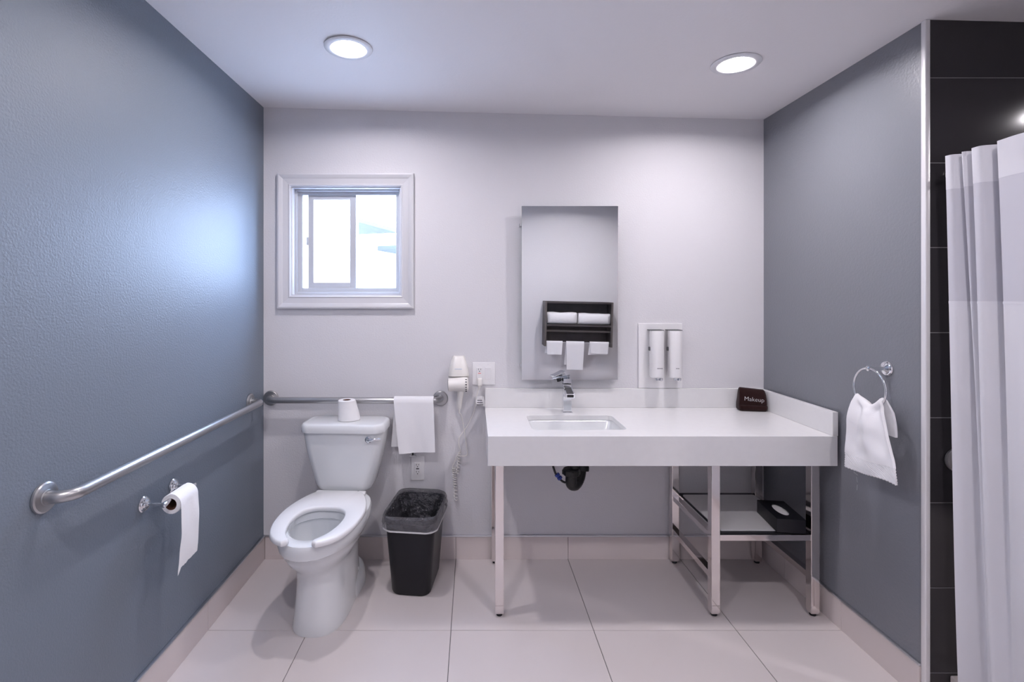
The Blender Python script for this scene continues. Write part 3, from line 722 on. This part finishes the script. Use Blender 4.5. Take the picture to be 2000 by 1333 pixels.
for v in bm.verts: v.co += Vector((0.0015*nz(v.co.x*40,v.co.z*40), 0.002*nz(v.co.z*30,v.co.x*30,3), 0.004*nz(v.co.x*22,2)*(v.co.z/0.11)+0.006*(-v.co.x/0.07)*(v.co.z/0.11)**2)) if v.co.z > 0.005 else Vector((0,0,0))
mc = obj('folded_cloth', bm, 'brown', mk, smooth=60, local=True)
T = Matrix.Translation((0.002,-0.0372,0.062)) @ Matrix.Rotation(math.radians(82),4,'X') @ Matrix.Rotation(math.radians(-4),4,'Z')
text_mesh('lettering', 'Makeup', 0.031, 'thread', mc, wmat(mk) @ T)

# ================================================================== SOAP DISPENSERS
dp = thing('dispenser_panel', 'white wall panel holding two soap dispensers', 'panel', (2.141,0,0.922))
obj('panel_board', box(2.024, 2.259, -0.014, -0.0005, 0.9225, 1.272, 0.0025, 2), 'plastic', dp)
def dispenser(x, label, marks):
    t = thing('soap_dispenser', label, 'soap dispenser', (x,-0.06,0.99), 0, 'soap dispensers on the wall panel')
    yc = -0.062
    bm = NB(); loft(bm, [[(px,py,z) for px,py in rrect(0.0345-i, 0.036-i, 0.030-i, 8, x, yc)] for z, i in ((0.990,0.004),(0.993,0.001),(0.999,0.0),(1.228,0.0),(1.236,0.002))])
    b = obj('bottle', bm, 'plastic', t, smooth=45)
    obj('bracket', box(x-0.034, x+0.036, yc-0.012, -0.0145, 1.2365, 1.2405, 0.0008, 1), 'greymark', t)
    obj('lock_tab', box(x-0.0385, x-0.0335, -0.066, -0.046, 1.13, 1.15, 0.001), 'greymark', t)
    bm = NB(); lathe(bm, [(0.018,0.0),(0.018,-0.006),(0.012,-0.008),(0.012,-0.016),(0.006,-0.018)], (x+0.004,yc-0.004,0.9905), (0,0,1), 24); p = obj('pump', bm, 'chrome', t)
    obj('pump_lever', box(x+0.012, x+0.022, yc-0.030, yc-0.006, 0.972, 0.989, 0.003), 'chrome', p)
    for dx, w in marks:
        obj('printed_mark', box(x+dx, x+dx+w, yc-0.0364, yc-0.0358, 1.0385, 1.0425, 0), 'greymark', b, smooth=0)
dispenser(2.103, 'soap dispenser nearer the mirror on the white wall panel', [(-0.010+k*0.005, 0.0035) for k in range(6)])
dispenser(2.1995, 'soap dispenser farther from the mirror on the white wall panel', [(-0.008+k*0.0045, 0.0030) for k in range(4)])

# ================================================================== WASTE BASKET
wb = thing('waste_basket', 'black plastic waste basket lined with a clear bag', 'waste basket', (0.850,-0.205,0.0), math.radians(-7))
def wr(z, hx, hy, r, n=7): return [(x,y,z) for x,y in rrect(hx,hy,r,n)]
bm = NB()
loft(bm, [wr(0.0005,0.084,0.128,0.04), wr(0.002,0.092,0.136,0.045), wr(0.012,0.096,0.140,0.047), wr(0.20,0.110,0.154,0.05), wr(0.345,0.121,0.165,0.052), wr(0.350,0.127,0.170,0.055), wr(0.368,0.129,0.172,0.056), wr(0.372,0.127,0.170,0.055), wr(0.372,0.123,0.166,0.052), wr(0.36,0.120,0.163,0.05), wr(0.20,0.107,0.151,0.048), wr(0.008,0.090,0.134,0.044)])
obj('basket', bm, 'blackplas', wb, smooth=40, local=True)
# clear liner: over the rim outside, and hanging inside
def lring(z, e, amp, seed, n=30):
    out = []
    for x, y in rrect(0.129, 0.172, 0.056, n):
        L = math.hypot(x, y); a = math.atan2(y, x)
        k = e + amp*(nz(a*3.2+seed, z*25, seed)+0.6*nz(a*9, z*40, seed+4))
        out.append((x*(1+k/L), y*(1+k/L), z+amp*0.9*nz(a*2.5, seed+9)))
    return out
bm = NB()
loft(bm, [lring(0.318,0.004,0.0035,1), lring(0.326,0.009,0.004,1.3), lring(0.336,0.007,0.005,1.6), lring(0.347,0.011,0.005,1.8), lring(0.362,0.008,0.005,2), lring(0.376,0.008,0.006,2.3), lring(0.387,0.001,0.008,2.4)], False, False)
obj('bag_overhang', bm, 'filmhem', wb, smooth=50, local=True)
bm = NB()
def pring(z, e, amp, seed):
    out = []
    for i, (x, y, zz) in enumerate(lring(z, e, 0.004+0.004*sstep(0.33,0.387,z), 2.4)):
        a = math.atan2(y, x); L = math.hypot(x, y)
        w = amp*(abs(nz(a*4+z*6, z*3, seed))*1.6 + 0.9*abs(math.sin(a*11+8*nz(a*2, z*9, seed))))
        out.append((x*(1-w/L), y*(1-w/L), zz))
    return out
loft(bm, [pring(0.387,0.001,0.0,1), pring(0.380,-0.008,0.003,1), pring(0.362,-0.011,0.010,1.2), pring(0.335,-0.014,0.018,1.4), pring(0.300,-0.018,0.026,1.6), pring(0.255,-0.024,0.030,1.9), pring(0.20,-0.030,0.030,2.2), pring(0.12,-0.04,0.024,2.6), pring(0.05,-0.055,0.016,3)], False, True)
obj('liner_bag', bm, 'film', wb, smooth=30, local=True)
bm = NB(); base = lring(0.318,0.0045,0.0035,1)[::3]
tube(bm, [Vector(p) for p in base]+[Vector(base[0])], [0.0042+0.002*nz(i*0.5,2) for i in range(len(base)+1)], 8); obj('bag_hem', bm, 'hem', wb, smooth=60, local=True)

# ================================================================== TOILET PAPER HOLDER
th = thing('paper_holder', 'chrome two-post toilet paper holder on the left wall', 'paper holder', (0,-0.90,0.70))
for y in (-0.984, -0.815):
    bm = NB(); lathe(bm, [(0.0265,0.0005),(0.027,0.003),(0.024,0.006),(0.0225,0.0065),(0.021,0.010),(0.016,0.012),(0.0145,0.016),(0.007,0.019)], (0,y,0.70), (1,0,0), 36)
    f = obj('post_flange', bm, 'chrome', th, smooth=25)
    bm = NB(); lathe(bm, [(0.0055,0.015),(0.0048,0.03),(0.0048,0.070)], (0,y,0.70), (1,0,0), 16); obj('post', bm, 'chrome', f)
    s = 1 if y < -0.9 else -1
    bm = NB(); lathe(bm, [(0.003,-0.014),(0.0085,-0.012),(0.0095,-0.004),(0.0095,0.012),(0.008,0.020)], (0.076,y,0.70), (0,s,0), 20); obj('end_cap', bm, 'chrome', f)
bm = NB(); lathe(bm, [(0.0075,0.0),(0.0075,0.140)], (0.076,-0.970,0.70), (0,1,0), 16); obj('spindle', bm, 'chrome', th)
RC = Vector((0.078,-0.956,0.6875)); RR = 0.0345
pr = paper_roll('toilet_roll', 'toilet paper roll with a long hanging sheet on the wall holder', RC, (0,1,0), RR, 0.0205, 0.108, 'toilet paper rolls')
def tail_(u, v):
    y = lerp(-0.956, -0.848, u); r = RR+0.0012
    L = 0.215 + 0.010*(1-u) + (0.018*sstep(0.12,0,u)) + 0.004*nz(u*9)
    arc = r*math.pi*0.55; s = v*(arc+L)
    if s < arc:
        a = math.pi*0.55*(1-s/arc); return Vector((RC.x+r*math.cos(a), y, RC.z+r*math.sin(a)))
    h = s-arc
    return Vector((RC.x+r+0.004*math.sin(h*18)+0.003*nz(u*3,h*14), y+0.006*nz(h*9,1.5)*(h/L)-0.01*(h/L)*(1-u)**2, RC.z-h))
obj('hanging_sheet', sheet(tail_, 16, 34, 0.0008), 'paper', pr, smooth=60)

# ================================================================== TOWEL RING
trg = thing('towel_ring', 'chrome towel ring on the grey wall beside the washstand', 'towel ring', (RX,-0.808,1.142))
bm = NB(); lathe(bm, [(0.0275,0.0005),(0.028,0.004),(0.025,0.008),(0.022,0.009),(0.0205,0.013),(0.014,0.016),(0.008,0.019)], (RX,-0.808,1.142), (-1,0,0), 36); obj('wall_flange', bm, 'chrome', trg, smooth=25)
bm = NB(); lathe(bm, [(0.007,0.015),(0.0062,0.03),(0.0062,0.060),(0.010,0.062),(0.010,0.076),(0.005,0.079)], (RX,-0.808,1.142), (-1,0,0), 20); obj('arm', bm, 'chrome', trg, smooth=40)
RXc = RX-0.069; RZc = 1.142-0.076
bm = NB(); n = 64
rings = []
for k in range(n+1):
    a = 2*math.pi*k/n; c = Vector((RXc, -0.808+0.076*math.cos(a), RZc+0.076*math.sin(a))); rd = Vector((0,math.cos(a),math.sin(a)))
    rings.append([c+rd*0.0042*math.cos(b)+Vector((1,0,0))*0.0042*math.sin(b) for b in [2*math.pi*j/12 for j in range(12)]])
loft(bm, rings, False, False); bmesh.ops.remove_doubles(bm, verts=bm.verts, dist=1e-5); obj('ring', bm, 'chrome', trg, smooth=60)
# towel through the ring : back leaf, over the ring, front leaf
rt = thing('ring_towel', 'white hand towel hanging through the chrome towel ring', 'towel', (RXc,-0.81,0.74), 0, 'white towels')
def rtop(u):                                   # the lower arc of the ring, wrapped by the cloth
    y = lerp(-0.868, -0.748, u); yy = (y+0.808)/0.076
    zarc = RZc-0.076*math.sqrt(max(0.0, 1-yy*yy))
    return y, zarc+0.011+0.004*math.sin(u*9+1)
def front_leaf(u, v):
    y0, z0 = rtop(u)
    y1 = lerp(-0.958, -0.722, 1-u) if False else lerp(-0.955, -0.722, u)
    k = v**0.55
    y = lerp(y0, y1, sstep(0,1,v)*0.55+0.45*k); z = lerp(z0, 0.742+0.012*(1-u)+0.004*math.sin(u*6), v)
    fold = 0.018*math.sin(u*9.5+0.6)*(1-0.72*v)*sstep(0,0.10,v) + 0.006*nz(u*4,v*5,2)
    bulge = 0.016*math.sin(min(1,v*3)*math.pi/2)
    return Vector((RXc-0.008-bulge+fold*0.8, y, z))
def back_leaf(u, v):
    y0, z0 = rtop(u)
    y1 = lerp(-0.900, -0.748, u)
    y = lerp(y0, y1, sstep(0,1,v**0.6)); z = lerp(z0, 0.905+0.01*u, v)
    fold = 0.010*math.sin(u*8.5+2.0)*(1-0.5*v)
    return Vector((RXc+0.010+0.012*min(1,v*3)+fold*0.6, y, z))
def both(u, v):                                # v 0..0.42 back (bottom to top), then front
    if v < 0.40: return back_leaf(u, 1-v/0.40)
    if v > 0.46: return front_leaf(u, (v-0.46)/0.54*0.80)
    t = (v-0.40)/0.06; a = back_leaf(u,0); b = front_leaf(u,0); p = a.lerp(b, t); p.z += 0.006*math.sin(t*math.pi); return p
obj('cloth', sheet(both, 30, 60, 0.009), 'towel', rt, smooth=70)
def border(u, v):
    p = front_leaf(u, 0.80+0.20*v); p.x += 0.0011*math.sin((u*0.23+v*0.075)*2*math.pi/0.0125); return p
obj('ribbed_border', sheet(border, 90, 26, 0.008), 'towel', rt, smooth=70)

# ================================================================== SHOWER CURTAIN
rod = thing('curtain_rod', 'metal shower curtain rod above the curtain', 'curtain rod', (2.80,SY-0.005,1.835))
bm = NB(); lathe(bm, [(0.0125,0.001),(0.0125,1.90)], (2.80,SY-0.005,1.835), (0,-1,0), 20); obj('rod', bm, 'steel', rod)
bm = NB(); lathe(bm, [(0.032,0.0005),(0.032,0.006),(0.018,0.012)], (2.80,SY-0.005,1.835), (0,-1,0), 28); obj('flange', bm, 'steel', rod)
sc = thing('shower_curtain', 'white shower curtain with a sheer upper band beside the grey wall', 'curtain', (2.80,-1.4,0.06))
NU = 420
DIPS = [(1.622,.0085,.055),(1.588,.010,.055),(1.520,.013,.060),(1.360,.016,.060),(1.25,.018,.06),(1.16,.018,.06),(1.07,.018,.06),(0.98,.018,.06),(0.86,.018,.06),(0.76,.018,.06),(0.65,.018,.06)]
def cpath(u, z):
    """plan of the curtain: flat pleats with narrow folds tucked in behind them, hem hanging a little inwards"""
    k = (1.88-z)/1.8
    d = 1.655 - u*1.10
    x = 2.702 + 0.050*k + 0.008*nz(d*9, z*0.8, 4)*k + 0.007*math.sin(d*55+1)*(0.35+k)
    for dk, w, h in DIPS:
        dk2 = dk - 0.010*k*math.sin(dk*40); w2 = w*(1+1.1*k)
        q = (d-dk2)/w2
        if abs(q) < 4: x += h*(1-0.45*k)*math.exp(-q*q)
    return x, CAM.y+d + 0.006*math.sin(z*2.2)*k
def cpanel(z0, z1, nv, th, off=0.0):
    def f(u, v):
        z = lerp(z0, z1, v); x, y = cpath(u, z); return Vector((x+off, y, z))
    return sheet(f, NU, nv, th)
tp = obj('top_band', cpanel(1.880, 1.768, 4, 0.0016), 'curtain', sc, smooth=60)
obj('sheer_band', cpanel(1.770, 1.395, 10, 0.0008), 'sheer', sc, smooth=60)
obj('lower_panel', cpanel(1.398, 0.06, 26, 0.0014), 'curtain', sc, smooth=60)
obj('seam', cpanel(1.399, 1.391, 1, 0.0030), 'curtain', sc, smooth=60)
for k in range(4):
    x, y = cpath((1.655-(1.393-k*0.21))/1.10, 1.835)
    bm = NB(); lathe(bm, [(0.013,-0.002),(0.028,-0.002),(0.029,0.0),(0.028,0.002),(0.013,0.002),(0.013,-0.002)], (x-0.001,y,1.835), (1,0.25,0), 28, False, False); g = obj('grommet', bm, 'curtain', tp)
    bm = NB(); lathe(bm, [(0.0135,-0.0026),(0.0135,-0.0022)], (x-0.001,y,1.835), (1,0.25,0), 24); obj('grommet_hole', bm, 'greymark', g)

# ================================================================== TOWEL CABINET ON THE WALL BEHIND THE VIEWER (seen in the mirror)
tcab = thing('towel_cabinet', 'dark grey open towel cabinet reflected in the mirror', 'cabinet', (2.256,FY,0.86))
K = 5.33/FPX
def mx(px): return CAM.x+(px-925)*K
def mz(py): return CAM.z+(582-py)*K-0.046
cx0, cx1 = mx(1064), mx(1196); ct, cb = mz(588.5), mz(676)
cf = FY+0.19
Tc = Matrix.Translation((cx0,0,ct)) @ Matrix.Rotation(0.021,4,'Y') @ Matrix.Translation((-cx0,0,-ct))
def cpart(name, *a, m='wood', bev=0.001): return obj(name, box(*a, bev, 1), m, tcab, smooth=0, T=Tc)
pt = 0.019
cpart('side_panel', cx0, cx0+pt, FY+0.001, cf, cb, ct); cpart('side_panel', cx1-pt, cx1, FY+0.001, cf, cb, ct)
cpart('top_panel', cx0+pt, cx1-pt, FY+0.001, cf, ct-pt, ct)
cpart('back_panel', cx0+pt, cx1-pt, FY+0.001, FY+0.010, cb+0.03, ct-pt)
shz = mz(633); cpart('shelf', cx0+pt, cx1-pt, FY+0.010, cf, shz-0.020, shz)
cpart('cross_rail', cx0+pt, cx1-pt, cf-0.05, cf-0.03, mz(648), mz(644.5), m='woodedge')
for x in (cx0, cx1-pt): cpart('edge_band', x, x+pt, cf, cf+0.001, cb, ct, m='woodedge', bev=0)
barz = mz(668); bary = cf-0.03
bm = NB(); tube(bm, [(cx0+pt,bary,barz),(cx1-pt,bary,barz)], 0.0065, 14); obj('towel_bar', bm, 'chrome', tcab, T=Tc)
def folded(x0, x1, z0, h, label, seed):
    t = thing('folded_towel', label, 'towel', ((x0+x1)/2, cf-0.09, z0), 0, 'white towels')
    for k in range(1):
        bm = NB(); hh = h
        nx = 9; rings = []
        for i in range(nx+1):
            u = i/nx; x = lerp(x0, x1, u); e = 0.75+0.25*min(1, min(u,1-u)*6)
            rings.append([(x, y-0.006*k+0.003*nz(u*4,seed+k), z0+hh*k+(z+0.5*hh)*1.0+0.008*nz(u*3,seed,k)*(1 if z > 0 or k else 0)) for y, z in
                          [(cf-0.09+0.088*c*e, hh*0.5*s*(0.98)) for c, s in [(math.copysign(abs(math.cos(a))**0.5,math.cos(a)), math.copysign(abs(math.sin(a))**0.55,math.sin(a))) for a in [2*math.pi*q/16 for q in range(16)]]]])
        loft(bm, rings); obj('fold', bm, 'towel', t, smooth=70, T=Tc)
folded(mx(1069), mx(1127), shz+0.0005, 0.128, 'left of the two folded bath towels on the cabinet shelf reflected in the mirror', 1.0)
folded(mx(1131), mx(1192), shz+0.0005, 0.122, 'right of the two folded bath towels on the cabinet shelf reflected in the mirror', 5.0)
for (xa, xb, yb, bb, lab, sd) in ((1068.5,1100,692,690,'left of the two small washcloths on the cabinet bar reflected in the mirror',0.5),
                                  (1107,1142,721,712,'long white towel in the middle of the cabinet bar reflected in the mirror',2.2),
                                  (1153,1190,689,692,'right of the two small washcloths on the cabinet bar reflected in the mirror',4.0)):
    o = obj('hanging_towel', drape((0,bary,barz), 0.010, -0.010, mz(yb), mz(bb), 0.011, mx(xa), mx(xb), bskew=-0.012, seed=sd, outv=(0,1,0), amp=0.004), 'towel', smooth=70, T=Tc)
    tag(o, lab, 'towel', 'white towels')
